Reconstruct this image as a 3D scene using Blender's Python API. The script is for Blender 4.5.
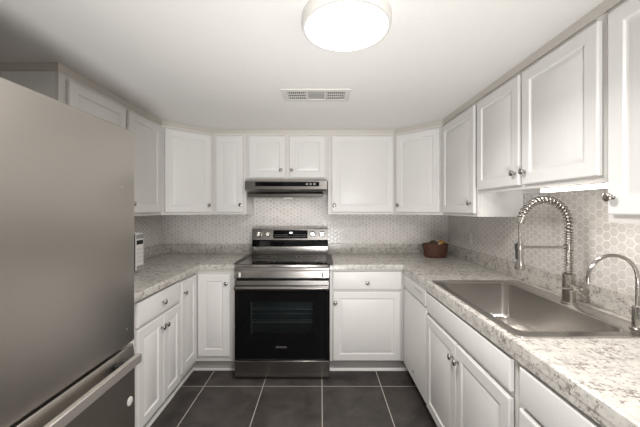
import bpy, bmesh, math, random
from mathutils import Vector, Matrix
random.seed(7)
for o in list(bpy.data.objects): bpy.data.objects.remove(o)
scn = bpy.context.scene
COL = scn.collection
PI = math.pi

# ------------------------------------------------------------------ camera
cd = bpy.data.cameras.new('camera'); cam = bpy.data.objects.new('camera', cd); COL.objects.link(cam)
cam.location = (0, 0, 1.376); cam.rotation_euler = (PI/2, 0, 0)
cd.sensor_fit = 'HORIZONTAL'; cd.sensor_width = 36; cd.lens = 36*300/640
cd.shift_x = -1/640; cd.shift_y = -4.5/640
cd.clip_start = 0.02
scn.camera = cam

# ------------------------------------------------------------------ world, exposure
w = bpy.data.worlds.new('world'); scn.world = w; w.use_nodes = True
w.node_tree.nodes['Background'].inputs[0].default_value = (1.0, 0.97, 0.93, 1)
w.node_tree.nodes['Background'].inputs[1].default_value = 0.25
scn.view_settings.view_transform = 'Standard'
scn.view_settings.look = 'None'
scn.view_settings.exposure = 1.0
scn.view_settings.gamma = 1.0
scn.view_settings.use_curve_mapping = False

LAMP_W = 7.5          # watts, flush ceiling lamp in view
REAR_FILL_W = 27.0          # watts, unseen fill lamp added behind the viewpoint
HOOD_W = 0.25
BAR_W = 0.55
WARM = (1.0, 0.965, 0.935)
# unseen fill light added to brighten the ceiling, behind and below the viewpoint
fl = bpy.data.lights.new('added_bounce_fill', 'AREA'); fl.shape = 'DISK'; fl.size = 0.5; fl.energy = 9.5; fl.spread = math.radians(84); fl.color = (1.0, 0.99, 0.975)
fo = bpy.data.objects.new('added_bounce_fill', fl); COL.objects.link(fo); fo.location = (0.05, -0.75, 0.6); fo.rotation_euler = Vector((-0.02, 0.78, 0.50)).to_track_quat('-Z', 'Y').to_euler()

# ------------------------------------------------------------------ materials
class NT:
    def __init__(s, name):
        s.m = bpy.data.materials.new(name); s.m.use_nodes = True
        s.t = s.m.node_tree; s.b = s.t.nodes['Principled BSDF']
    def n(s, typ, **kw):
        nd = s.t.nodes.new(typ)
        for k, v in kw.items(): setattr(nd, k, v)
        return nd
    def l(s, a, b): s.t.links.new(a, b)
    def math(s, op, a, b=None, c=None):
        nd = s.n('ShaderNodeMath', operation=op)
        for i, v in enumerate((a, b, c)):
            if v is None: continue
            if isinstance(v, (int, float)): nd.inputs[i].default_value = v
            else: s.l(v, nd.inputs[i])
        return nd.outputs[0]
    def mix(s, f, a, b):
        nd = s.n('ShaderNodeMix', data_type='RGBA')
        if isinstance(f, (int, float)): nd.inputs[0].default_value = f
        else: s.l(f, nd.inputs[0])
        for i, v in ((6, a), (7, b)):
            if isinstance(v, tuple): nd.inputs[i].default_value = (*v[:3], 1)
            else: s.l(v, nd.inputs[i])
        return nd.outputs[2]
    def coord(s): return s.n('ShaderNodeTexCoord').outputs['Object']
    def noise(s, vec, scale, detail=3, rough=0.5, dist=0.0):
        nd = s.n('ShaderNodeTexNoise'); nd.inputs['Scale'].default_value = scale
        nd.inputs['Detail'].default_value = detail; nd.inputs['Roughness'].default_value = rough
        nd.inputs['Distortion'].default_value = dist
        s.l(vec, nd.inputs['Vector']); return nd.outputs['Fac']
    def ramp(s, fac, stops):
        nd = s.n('ShaderNodeValToRGB'); cr = nd.color_ramp
        while len(cr.elements) < len(stops): cr.elements.new(0.5)
        for e, (p, c) in zip(cr.elements, stops):
            e.position = p; e.color = (*c, 1) if isinstance(c, tuple) else (c, c, c, 1)
        s.l(fac, nd.inputs[0]); return nd.outputs[0]
    def scale(s, vec, x, y, z):
        nd = s.n('ShaderNodeVectorMath', operation='MULTIPLY'); s.l(vec, nd.inputs[0]); nd.inputs[1].default_value = (x, y, z)
        return nd.outputs[0]
    def bump(s, h, strength, dist):
        nd = s.n('ShaderNodeBump'); nd.inputs['Strength'].default_value = strength; nd.inputs['Distance'].default_value = dist
        s.l(h, nd.inputs['Height']); s.l(nd.outputs[0], s.b.inputs['Normal'])
    def set(s, color=None, rough=None, metal=None, spec=None, **kw):
        if color is not None:
            if isinstance(color, tuple): s.b.inputs['Base Color'].default_value = (*color[:3], 1)
            else: s.l(color, s.b.inputs['Base Color'])
        if rough is not None:
            if isinstance(rough, (int, float)): s.b.inputs['Roughness'].default_value = rough
            else: s.l(rough, s.b.inputs['Roughness'])
        if metal is not None: s.b.inputs['Metallic'].default_value = metal
        if spec is not None: s.b.inputs['Specular IOR Level'].default_value = spec
        for k, v in kw.items(): s.b.inputs[k].default_value = v
        return s.m

def plain(name, color, rough=0.5, metal=0.0, spec=0.5, nscale=40, namp=0.03, **kw):
    t = NT(name); f = t.noise(t.coord(), nscale, 3)
    c2 = tuple(max(0, c*(1-namp*2)) for c in color)
    return t.set(t.mix(f, tuple(color), c2), rough, metal, spec, **kw)

M = {}
def white_paint():
    t = NT('cabinet_paint'); co = t.coord()
    f = t.noise(t.scale(co, 30, 30, 2), 3, 4)
    t.set(t.mix(f, (0.77, 0.76, 0.745), (0.73, 0.72, 0.705)), 0.38, 0, 0.45)
    t.bump(f, 0.05, 0.001); return t.m
M['paint'] = white_paint()
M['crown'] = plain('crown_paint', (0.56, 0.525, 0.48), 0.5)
M['frame'] = plain('frame_paint', (0.71, 0.69, 0.665), 0.45)
M['wall_dimmed'] = plain('darkened_wall_paint', (0.22, 0.21, 0.20), 0.8)  # dimness of the room behind put into the wall colour, for darker reflections
M['wall'] = plain('wall_paint', (0.62, 0.59, 0.55), 0.8)
def ceil_mat():
    t = NT('ceiling_paint'); co = t.coord(); f = t.noise(co, 60, 4)
    t.set(t.mix(f, (0.80, 0.785, 0.765), (0.76, 0.745, 0.725)), 0.9, 0, 0.2); t.bump(f, 0.15, 0.002); return t.m
M['ceiling'] = ceil_mat()

def steel(name, col=(0.56, 0.535, 0.51), rough=0.28, axis='x', amp=0.1):
    t = NT(name); co = t.coord()
    sc = {'x': (1, 60, 60), 'y': (60, 1, 60), 'z': (60, 60, 1)}[axis]
    f = t.noise(t.scale(co, *sc), 6, 5, 0.6)
    c = t.mix(f, tuple(x*(1-amp) for x in col), col)
    r = rough if amp < 0.06 else t.math('MULTIPLY_ADD', f, 0.12, rough-0.06)
    t.set(c, r, 1.0)
    return t.m
M['steel'] = steel('brushed_steel', (0.32, 0.305, 0.29), 0.24, 'x', 0.08)
M['steel_y'] = steel('brushed_steel_along', (0.80, 0.76, 0.72), 0.5, 'y')
M['steel_sink'] = steel('sink_steel', (0.60, 0.58, 0.555), 0.27, 'y', 0.04)
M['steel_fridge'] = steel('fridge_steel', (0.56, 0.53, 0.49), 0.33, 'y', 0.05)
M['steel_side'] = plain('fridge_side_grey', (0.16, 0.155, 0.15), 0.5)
M['chrome'] = plain('polished_chrome', (0.48, 0.46, 0.44), 0.14, 1.0, namp=0.01)
M['nickel'] = plain('brushed_nickel', (0.42, 0.40, 0.375), 0.24, 1.0, namp=0.02)
M['dark_hose'] = plain('dark_metal_hose', (0.20, 0.19, 0.18), 0.4, 0.8)
M['black'] = plain('black_plastic', (0.012, 0.012, 0.012), 0.35)
M['black_gloss'] = plain('black_glass_panel', (0.004, 0.004, 0.0045), 0.05, 0, 0.25, namp=0.0)
M['cooktop'] = plain('cooktop_glass', (0.012, 0.012, 0.012), 0.07, 0, 0.6)
M['gap_metal'] = plain('dark_gap_strip', (0.06, 0.054, 0.05), 0.45, 0.3)
M['oven_inner'] = plain('oven_enamel', (0.040, 0.050, 0.053), 0.4)
M['rack'] = plain('oven_rack_wire', (0.5, 0.5, 0.5), 0.3, 0.9)
M['white_plastic'] = plain('white_plastic', (0.78, 0.77, 0.75), 0.35)
M['grey_plastic'] = plain('grey_plastic', (0.30, 0.29, 0.28), 0.45)
M['vent'] = plain('vent_white_metal', (0.66, 0.64, 0.61), 0.5)
M['vent_dark'] = plain('vent_inside', (0.05, 0.048, 0.045), 0.8)
M['ring_grey'] = plain('cooktop_print', (0.05, 0.048, 0.046), 0.3)
M['drain_metal'] = plain('dull_drain_metal', (0.25, 0.24, 0.225), 0.5, 0.8)
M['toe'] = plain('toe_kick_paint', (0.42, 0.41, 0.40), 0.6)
def glass_mat():
    t = NT('oven_glass'); t.set((0.03, 0.04, 0.045), 0.03, 0, 0.5)
    tr = t.n('ShaderNodeBsdfTransparent'); tr.inputs[0].default_value = (0.60, 0.66, 0.67, 1)
    gl = t.n('ShaderNodeBsdfGlossy'); gl.inputs['Roughness'].default_value = 0.03; gl.inputs[0].default_value = (1, 1, 1, 1)
    fr = t.n('ShaderNodeFresnel'); fr.inputs[0].default_value = 1.45
    mx = t.n('ShaderNodeMixShader'); t.l(fr.outputs[0], mx.inputs[0]); t.l(tr.outputs[0], mx.inputs[1]); t.l(gl.outputs[0], mx.inputs[2])
    t.l(mx.outputs[0], t.t.nodes['Material Output'].inputs[0]); return t.m
M['glass'] = glass_mat()

def emis(name, col, strength):
    t = NT(name); t.set((0.9, 0.9, 0.9), 0.4); t.b.inputs['Emission Color'].default_value = (*col, 1)
    t.b.inputs['Emission Strength'].default_value = strength; return t.m
M['diffuser'] = emis('lamp_diffuser', (1.0, 0.97, 0.94), 3.0)
M['led'] = emis('led_bar_diffuser', (1.0, 0.93, 0.84), 4.0)
M['digits'] = emis('display_digits', (0.8, 0.9, 1.0), 0.7)
M['hood_lens'] = emis('hood_lamp_lens', (1.0, 0.95, 0.9), 0.15)
M['logo'] = plain('logo_silver', (0.6, 0.6, 0.6), 0.3, 0.8)

def granite():
    t = NT('speckled_laminate'); co = t.coord()
    big = t.noise(co, 6, 3, 0.55, 0.4)
    mid = t.noise(co, 34, 4, 0.6, 0.3)
    fine = t.noise(co, 120, 3, 0.65)
    base = t.ramp(mid, [(0.34, (0.31, 0.29, 0.265)), (0.46, (0.48, 0.46, 0.425)), (0.60, (0.58, 0.56, 0.52))])
    warm = t.mix(t.ramp(big, [(0.38, 0.0), (0.62, 0.55)]), base, (0.58, 0.56, 0.525))
    m = t.math('ADD', t.math('MULTIPLY', fine, 0.5), t.math('MULTIPLY', t.noise(co, 48, 4, 0.7, 0.2), 0.5))
    cl = t.math('MULTIPLY_ADD', t.noise(co, 11, 3, 0.6), 0.30, -0.15)
    sp = t.ramp(t.math('ADD', m, cl), [(0.53, 0.0), (0.60, 0.85)])
    c = t.mix(sp, warm, (0.19, 0.165, 0.145))
    wsp = t.ramp(t.noise(co, 70, 3, 0.6), [(0.57, 0.0), (0.68, 0.5)])
    c = t.mix(wsp, c, (0.66, 0.64, 0.605))
    t.set(c, 0.24, 0, 0.45); return t.m
M['granite'] = granite()

def hexmat(name, ax):
    # hexagons stacked in vertical columns, pitch 41 mm
    t = NT(name); co = t.coord(); sep = t.n('ShaderNodeSeparateXYZ'); t.l(co, sep.inputs[0])
    P = 0.041
    px = t.math('ADD', t.math('DIVIDE', sep.outputs[2], P), 100.0)
    py = t.math('ADD', t.math('DIVIDE', sep.outputs[ax], P), 173.0)
    R = math.sqrt(3)
    def lat(ox, oy):
        a = t.math('SUBTRACT', t.math('FLOORED_MODULO', t.math('SUBTRACT', px, ox), 1.0), 0.5)
        b = t.math('SUBTRACT', t.math('FLOORED_MODULO', t.math('SUBTRACT', py, oy), R), R/2)
        return a, b, t.math('ADD', t.math('MULTIPLY', a, a), t.math('MULTIPLY', b, b))
    ax_, ay_, da = lat(0, 0); bx_, by_, db = lat(0.5, R/2)
    sel = t.math('LESS_THAN', da, db)
    def pick(a, b): return t.math('ADD', t.math('MULTIPLY', a, sel), t.math('MULTIPLY', b, t.math('SUBTRACT', 1.0, sel)))
    gx, gy = pick(ax_, bx_), pick(ay_, by_)
    agx, agy = t.math('ABSOLUTE', gx), t.math('ABSOLUTE', gy)
    d = t.math('MAXIMUM', agx, t.math('ADD', t.math('MULTIPLY', agx, 0.5), t.math('MULTIPLY', agy, R/2)))
    idv = t.n('ShaderNodeCombineXYZ')
    t.l(t.math('ROUND', t.math('MULTIPLY', t.math('SUBTRACT', px, gx), 2)), idv.inputs[0])
    t.l(t.math('ROUND', t.math('MULTIPLY', t.math('SUBTRACT', py, gy), 2/R)), idv.inputs[1])
    wn = t.n('ShaderNodeTexWhiteNoise', noise_dimensions='2D'); t.l(idv.outputs[0], wn.inputs['Vector'])
    tone = t.mix(wn.outputs['Value'], (0.60, 0.575, 0.55), (0.69, 0.665, 0.64))
    marble = t.noise(co, 30, 5, 0.6, 1.0)
    tone = t.mix(t.ramp(marble, [(0.4, 0.0), (0.7, 0.45)]), tone, (0.54, 0.515, 0.49))
    g = t.ramp(d, [(0.435, 0.0), (0.455, 1.0)])
    c = t.mix(g, tone, (0.79, 0.77, 0.745))
    h = t.ramp(d, [(0.38, 1.0), (0.46, 0.0)])
    rgh = t.math('MULTIPLY_ADD', g, 0.45, 0.22)
    t.set(c, rgh, 0, 0.5); t.bump(h, 0.5, 0.0015); return t.m
M['hex_back'] = hexmat('hexagon_tile_back', 0)
M['hex_side'] = hexmat('hexagon_tile_side', 1)

def floormat():
    t = NT('slate_floor_tile'); co = t.coord(); sep = t.n('ShaderNodeSeparateXYZ'); t.l(co, sep.inputs[0])
    T = 0.458
    def ln(o, off):
        q = t.math('DIVIDE', t.math('SUBTRACT', o, off), T)
        f = t.math('SUBTRACT', q, t.math('ROUND', q))
        return t.math('MULTIPLY', t.math('ABSOLUTE', f), T), t.math('FLOOR', q)
    dx, ix = ln(sep.outputs[0], 0.008); dy, iy = ln(sep.outputs[1], 2.328)
    d = t.math('MINIMUM', dx, dy)
    g = t.ramp(t.math('MULTIPLY', d, 100), [(0.24, 1.0), (0.34, 0.0)])
    cv = t.n('ShaderNodeCombineXYZ'); t.l(ix, cv.inputs[0]); t.l(iy, cv.inputs[1])
    wn = t.n('ShaderNodeTexWhiteNoise', noise_dimensions='2D'); t.l(cv.outputs[0], wn.inputs['Vector'])
    n1 = t.noise(co, 5, 5, 0.6, 0.6); n2 = t.noise(co, 60, 4, 0.7)
    a = t.mix(t.ramp(n1, [(0.35, 0.0), (0.65, 1.0)]), (0.036, 0.031, 0.028), (0.092, 0.079, 0.073))
    a = t.mix(t.math('MULTIPLY', n2, 0.35), a, (0.090, 0.082, 0.076))
    a = t.mix(t.math('MULTIPLY', wn.outputs['Value'], 0.25), a, (0.02, 0.02, 0.019))
    c = t.mix(g, a, (0.46, 0.43, 0.39))
    t.set(c, t.math('MULTIPLY_ADD', n2, 0.2, 0.32), 0, 0.25); t.bump(t.math('ADD', t.math('MULTIPLY', g, -1.0), t.math('MULTIPLY', n2, 0.2)), 0.25, 0.002); return t.m
M['floor'] = floormat()
def wicker():
    t = NT('woven_wicker'); co = t.coord(); w_ = t.n('ShaderNodeTexWave'); w_.bands_direction = 'Z'
    w_.inputs['Scale'].default_value = 40; t.l(co, w_.inputs[0])
    f = t.noise(co, 80, 4)
    t.set(t.mix(f, (0.022, 0.009, 0.006), (0.19, 0.08, 0.052)), 0.55); t.bump(w_.outputs['Fac'], 0.4, 0.003); return t.m
M['wicker'] = wicker()
M['cone'] = plain('dry_brown', (0.10, 0.06, 0.035), 0.7, nscale=60, namp=0.25)
M['gold'] = plain('golden_yellow', (0.55, 0.30, 0.06), 0.35, 0.3, nscale=60, namp=0.2)
M['cream'] = plain('cream_wrap', (0.62, 0.52, 0.36), 0.5)

# ------------------------------------------------------------------ mesh helpers
def box(bm, x0, x1, y0, y1, z0, z1):
    vs = [bm.verts.new((x, y, z)) for z in (z0, z1) for y in (y0, y1) for x in (x0, x1)]
    for f in ((0,2,3,1), (4,5,7,6), (0,1,5,4), (1,3,7,5), (3,2,6,7), (2,0,4,6)):
        bm.faces.new([vs[i] for i in f])
def cyl(bm, p0, p1, r0, r1=None, seg=24, cap=True):
    tube(bm, [p0, p1], [r0, r0 if r1 is None else r1], seg, cap)
def frames(pts):
    pts = [Vector(p) for p in pts]; out = []; n = None
    for i, p in enumerate(pts):
        a = pts[max(0, i-1)]; b = pts[min(len(pts)-1, i+1)]
        tg = (b-a).normalized()
        if n is None:
            up = Vector((0, 0, 1)) if abs(tg.z) < 0.9 else Vector((0, 1, 0))
            n = (up - tg*up.dot(tg)).normalized()
        else: n = (n - tg*n.dot(tg)).normalized()
        out.append((p, n, tg.cross(n)))
    return out
def tube(bm, pts, r, seg=12, cap=True):
    if isinstance(r, (int, float)): r = [r]*len(pts)
    rings = []
    for (p, n, b), rr in zip(frames(pts), r):
        rings.append([bm.verts.new(p + (n*math.cos(2*PI*k/seg) + b*math.sin(2*PI*k/seg))*rr) for k in range(seg)])
    for a, c in zip(rings, rings[1:]):
        for k in range(seg): bm.faces.new((a[k], a[(k+1) % seg], c[(k+1) % seg], c[k]))
    if cap: bm.faces.new(rings[0][::-1]); bm.faces.new(rings[-1])
def lathe(bm, prof, origin=(0,0,0), axis='z', seg=32):
    o = Vector(origin); rings = []
    for r, h in prof:
        ring = []
        for k in range(seg):
            c, s = math.cos(2*PI*k/seg)*r, math.sin(2*PI*k/seg)*r
            v = {'z': (c, s, h), 'y': (c, h, s), 'x': (h, c, s)}[axis]
            ring.append(bm.verts.new(o + Vector(v)))
        rings.append(ring)
    for a, c in zip(rings, rings[1:]):
        for k in range(seg): bm.faces.new((a[k], a[(k+1) % seg], c[(k+1) % seg], c[k]))
    bm.faces.new(rings[0][::-1]); bm.faces.new(rings[-1])
def prism(bm, poly, a0, a1, axis):
    # poly in the two remaining axes (in xyz order), extruded along axis
    def mk(a, p):
        return {'x': (a, p[0], p[1]), 'y': (p[0], a, p[1]), 'z': (p[0], p[1], a)}[axis]
    A = [bm.verts.new(mk(a0, p)) for p in poly]; B = [bm.verts.new(mk(a1, p)) for p in poly]
    n = len(poly)
    for i in range(n): bm.faces.new((A[i], A[(i+1) % n], B[(i+1) % n], B[i]))
    bm.faces.new(A[::-1]); bm.faces.new(B)
def loops(bm, ls, close_last=True, close_first=False):
    R = [[bm.verts.new(p) for p in l] for l in ls]
    for a, c in zip(R, R[1:]):
        n = len(a)
        for k in range(n): bm.faces.new((a[k], a[(k+1) % n], c[(k+1) % n], c[k]))
    if close_last: bm.faces.new(R[-1])
    if close_first: bm.faces.new(R[0][::-1])
    return R
def rrect(x0, x1, y0, y1, r, z, n=5):
    pts = []
    for cx, cy, a0 in ((x1-r, y1-r, 0), (x0+r, y1-r, PI/2), (x0+r, y0+r, PI), (x1-r, y0+r, 1.5*PI)):
        for i in range(n+1):
            a = a0 + PI/2*i/n; pts.append((cx+r*math.cos(a), cy+r*math.sin(a), z))
    return pts
def fin(name, bm, mat, parent=None, bevel=0.0, smooth=35, label=None, bseg=2, recalc=True, angle=30):
    if recalc: bmesh.ops.recalc_face_normals(bm, faces=bm.faces)
    me = bpy.data.meshes.new(name); bm.to_mesh(me); bm.free()
    me.materials.append(M[mat] if isinstance(mat, str) else mat)
    if smooth:
        for p in me.polygons: p.use_smooth = True
        me.set_sharp_from_angle(angle=math.radians(smooth))
    o = bpy.data.objects.new(name, me); COL.objects.link(o)
    if parent: o.parent = parent
    if bevel:
        md = o.modifiers.new('bevel', 'BEVEL'); md.width = bevel; md.segments = bseg; md.limit_method = 'ANGLE'
        md.angle_limit = math.radians(angle); md.harden_normals = False
    if label: o['label'] = label
    return o
def B(): return bmesh.new()
def thing(name, label, cat, loc=(0,0,0), rz=0, group=None):
    o = bpy.data.objects.new(name, None); COL.objects.link(o); o.empty_display_size = 0.1
    o.location = loc; o.rotation_euler = (0, 0, rz); o['label'] = label; o['category'] = cat
    if group: o['group'] = group
    return o
def boxobj(name, dims, mat, parent=None, bevel=0.0, **kw):
    bm = B(); box(bm, *dims); return fin(name, bm, mat, parent, bevel, **kw)
def struct(name, bm, mat, **kw):
    o = fin(name, bm, mat, **kw); o['kind'] = 'structure'; return o

# ------------------------------------------------------------------ room constants
XL, XR, YB, YF, ZC = -1.655, 1.332, 3.127, -2.2, 2.12
UF = 2.822          # face of the wall cabinets on the back wall
BF = 2.518          # face of the base cabinets on the back wall
RUX, RBX = 1.027, 0.706
LUX, LBX = -1.348, -1.050
ZB, ZT = 1.325, 2.087

bm = B(); box(bm, XL-0.1, XR+0.1, YF-0.1, YB+0.1, -0.08, 0); struct('floor', bm, 'floor')
bm = B(); box(bm, XL-0.1, XR+0.1, YF-0.1, YB+0.1, ZC, ZC+0.08); struct('ceiling', bm, 'ceiling')
bm = B(); box(bm, XL-0.1, XR+0.1, YB, YB+0.1, 0, ZC); struct('wall_back', bm, 'wall')
bm = B(); box(bm, XL-0.1, XL, YF, YB, 0, ZC); struct('wall_left', bm, 'wall')
bm = B(); box(bm, XR, XR+0.1, YF, YB, 0, ZC); struct('wall_right', bm, 'wall')
# wall behind the camera, with an open doorway into the next room
bm = B(); box(bm, XL-0.1, -1.0, YF-0.1, YF, 0, ZC); box(bm, 0.75, XR+0.1, YF-0.1, YF, 0, ZC); box(bm, -1.0, 0.75, YF-0.1, YF, 2.04, ZC)
struct('wall_front', bm, 'wall_dimmed')

# tiled splashbacks fixed to the walls
bm = B(); box(bm, XL+0.006, XR-0.006, YB-0.006, YB-0.0002, 0.90, 1.70); struct('trim_1', bm, 'hex_back')
bm = B(); box(bm, XR-0.006, XR-0.0002, 0.3, YB-0.0002, 0.90, 1.52); struct('trim_2', bm, 'hex_side')
bm = B(); box(bm, XL+0.0002, XL+0.006, 1.52, YB-0.0002, 0.90, 1.37); struct('trim_3', bm, 'hex_side')

# crown strip between wall cabinets and ceiling
def crown():
    line = [(XL, 1.537), (LUX, 1.537), (LUX, 2.525), (-1.016, UF), (0.692, UF), (RUX, 2.515), (RUX, 0.30), (XR, 0.30)]
    out = []
    for i, p in enumerate(line):
        P = Vector(p); ds = []
        if i > 0: ds.append((P-Vector(line[i-1])).normalized())
        if i < len(line)-1: ds.append((Vector(line[i+1])-P).normalized())
        ns = [Vector((d.y, -d.x)) for d in ds]
        n = sum(ns, Vector((0, 0))).normalized(); k = 1/max(0.5, n.dot(ns[0]))
        out.append((P, n*k))
    prof = [(-0.03, ZT-0.002), (0.004, ZT-0.002), (0.006, ZT+0.004), (0.010, ZC-0.012), (0.016, ZC-0.0005), (-0.03, ZC-0.0005)]
    bm = B(); rings = []
    for P, n in out:
        rings.append([bm.verts.new((P.x+n.x*a, P.y+n.y*a, z)) for a, z in prof])
    for a, c in zip(rings, rings[1:]):
        m = len(prof)
        for k in range(m): bm.faces.new((a[k], a[(k+1) % m], c[(k+1) % m], c[k]))
    bm.faces.new(rings[0]); bm.faces.new(rings[-1][::-1])
    struct('trim_4', bm, 'crown', smooth=20)
crown()

# ------------------------------------------------------------------ cabinets
def raised_front(w_, h, t=0.018, fr=0.055):
    """front with a raised centre panel; local x 0..w, z 0..h, faces -y, back at y=0"""
    def L(i, y): return [(i, -y, i), (w_-i, -y, i), (w_-i, -y, h-i), (i, -y, h-i)]
    bm = B()
    ls = [L(0, 0), L(0, t-0.005), L(0.002, t-0.0015), L(0.006, t), L(fr, t), L(fr+0.004, t-0.008), L(fr+0.011, t-0.0085), L(fr+0.036, t-0.001)]
    loops(bm, ls, True, True)
    return bm
def slab_front(w_, h, t=0.018):
    def L(i, y): return [(i, -y, i), (w_-i, -y, i), (w_-i, -y, h-i), (i, -y, h-i)]
    bm = B(); loops(bm, [L(0, 0), L(0, t-0.006), L(0.003, t-0.002), L(0.010, t)], True, True)
    return bm
KNOB = [(0.0085, 0.0), (0.0085, 0.002), (0.0055, 0.004), (0.0055, 0.013), (0.0135, 0.018), (0.0158, 0.021), (0.0155, 0.025), (0.012, 0.0275), (0.006, 0.0285)]
def knob(parent, x, z, t=0.018):
    bm = B(); lathe(bm, [(r, -h) for r, h in KNOB], (x, -t+0.0005, z), 'y', 20)
    return fin('knob', bm, 'nickel', parent, smooth=50)
def fronts(root, specs):
    for kind, x0, x1, z0, z1, kn in specs:
        w_, h = x1-x0, z1-z0
        if kind == 'drawer_slab': bmf, nm = slab_front(w_, h), 'drawer'
        elif kind == 'panel_slab': bmf, nm = slab_front(w_, h), 'false_drawer'
        else: bmf, nm = raised_front(w_, h, fr=min(0.055, w_*0.23)), 'door'
        o = fin(nm, bmf, 'paint', root, smooth=20); o.location = (x0, -0.0035, z0)
        if kn: knob(o, kn[0]-x0, kn[1]-z0)
def upper(label, loc, rz, w_, h, specs, d=0.303, group='white wall cabinets'):
    t = thing('wall_cabinet', label, 'cabinet', loc, rz, group)
    e = 0.0006
    bm = B()
    box(bm, e, w_-e, 0.019, d, 0.016, h-e)           # carcass
    box(bm, e, 0.016, 0.019, d, 0, 0.016); box(bm, w_-0.016, w_-e, 0.019, d, 0, 0.016)
    box(bm, 0.016, w_-0.016, d-0.016, d, 0, 0.016)
    fin('body', bm, 'paint', t)
    bm = B(); box(bm, e, w_-e, 0, 0.019, 0, h-e); fin('face_frame', bm, 'frame', t, 0.001)
    fronts(t, specs); return t
def base(label, loc, rz, w_, specs, d=0.60, group='white base cabinets', h=0.868, toe=0.045, ends=(0, 0)):
    t = thing('base_cabinet', label, 'cabinet', loc, rz, group)
    e = 0.0006; bm = B()
    box(bm, e, 0.018, 0.019, d, 0.1, h); box(bm, w_-0.018, w_-e, 0.019, d, 0.1, h)
    box(bm, 0.018, w_-0.018, 0.019, d, 0.1, 0.118); box(bm, 0.018, w_-0.018, d-0.006, d, 0.118, h)
    fin('body', bm, 'paint', t)
    bm = B(); box(bm, e, w_-e, 0, 0.019, 0.1, h); fin('face_frame', bm, 'frame', t, 0.001)
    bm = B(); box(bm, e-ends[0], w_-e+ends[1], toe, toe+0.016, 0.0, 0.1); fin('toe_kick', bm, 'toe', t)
    bm = B(); prism(bm, [(toe, 0.0), (toe-0.014, 0.0), (toe-0.013, 0.010), (toe-0.008, 0.017), (toe, 0.020)], e-ends[0], w_-e+ends[1], 'x')
    fin('toe_moulding', bm, 'paint', t, smooth=60)
    fronts(t, specs); return t

def dz(z): return z-ZB
# back wall uppers
x0 = -1.016
upper('narrow white wall cabinet with one slim door, left of the range hood', (x0, UF, ZB), 0, 0.316, ZT-ZB,
      [('door', 0.035, 0.287, 0.022, 0.735, (0.235+0.03, 0.090))])
upper('short double-door white wall cabinet directly above the range hood', (-0.700, UF, 1.637), 0, 0.765, ZT-1.637,
      [('door', 0.027, 0.368, 0.033, 0.423, (0.325, 0.098)), ('door', 0.406, 0.742, 0.033, 0.423, (0.428, 0.098))])
upper('wide single-door white wall cabinet right of the range hood', (0.065, UF, ZB), 0, 0.627, ZT-ZB,
      [('door', 0.036, 0.606, 0.022, 0.735, (0.060, 0.086))])
# diagonal corner wall cabinets
def diag(label, A, Bp, corner_pts, kn_side):
    a = Vector(A); b = Vector(Bp); u = (b-a); w_ = u.length; ang = math.atan2(u.y, u.x)
    t = thing('corner_wall_cabinet', label, 'cabinet', (A[0], A[1], ZB), ang, 'diagonal corner wall cabinets')
    R = Matrix.Rotation(-ang, 2)
    poly = [R @ (Vector(p)-a) for p in [A, Bp]+corner_pts]
    c = sum(poly, Vector((0, 0)))/len(poly)
    poly = [p + (c-p).normalized()*0.0012 for p in poly]
    bm = B(); prism(bm, [tuple(p) for p in poly], 0.0, ZT-ZB-0.001, 'z'); fin('body', bm, 'frame', t, 0.001)
    fronts(t, [('door', 0.026, w_-0.026, 0.022, 0.735, ((w_-0.055) if kn_side else 0.052, 0.086))]); 
    return t
e = 0.0008
diag('diagonal corner white wall cabinet between the fridge-side and hood walls', (LUX, 2.525), (-1.016, UF), [(-1.016-e, YB-0.012), (XL+0.012, YB-0.012), (XL+0.012, 2.526)], True)
diag('diagonal corner white wall cabinet above the wicker basket', (0.692, UF), (RUX, 2.515), [(XR-0.012, 2.516), (XR-0.012, YB-0.012), (0.692+e, YB-0.012)], False)
# right wall uppers: local x runs towards the camera
upper('tall single-door white wall cabinet on the sink wall, next to the corner cabinet', (RUX, 2.515, ZB), -PI/2, 0.552, ZT-ZB,
      [('door', 0.018, 0.536, 0.022, 0.735, (0.500, 0.090))], d=0.297)
upper('raised double-door white wall cabinet over the sink', (RUX, 1.963, 1.476), -PI/2, 0.889, ZT-1.476,
      [('door', 0.022, 0.434, 0.022, 0.585, (0.408, 0.085)), ('door', 0.456, 0.872, 0.022, 0.585, (0.484, 0.085))], d=0.297)
upper('nearest white wall cabinet on the sink wall, hanging lower than the one over the sink', (RUX, 1.073, ZB+0.002), -PI/2, 0.645, ZT-ZB-0.002,
      [('door', 0.018, 0.620, 0.030, 0.735, (0.040, 0.090))], d=0.297)
# left wall uppers: local x runs away from the camera
upper('white wall cabinet above the microwave, its grey-shaded end panel over the fridge', (LUX, 1.54, ZB), PI/2, 0.52, ZT-ZB,
      [('door', 0.044, 0.502, 0.022, 0.735, (0.47, 0.088))], d=0.299)
upper('white wall cabinet on the fridge wall, next to the corner cabinet', (LUX, 2.061, ZB), PI/2, 0.463, ZT-ZB,
      [('door', 0.017, 0.436, 0.022, 0.735, (0.045, 0.088))], d=0.299)

# base cabinets
DT, DB_, DOT, DOB = 0.836, 0.703, 0.686, 0.112
base('wide white base cabinet with drawer and door, right of the range', (0.073, BF, 0), 0, 0.631,
     [('drawer_slab', 0.025, 0.600, 0.705, 0.853, (0.312, 0.765)), ('door', 0.027, 0.592, DOB, DOT, (0.046, 0.600))], h=0.872, ends=(0, 0.045))
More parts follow.
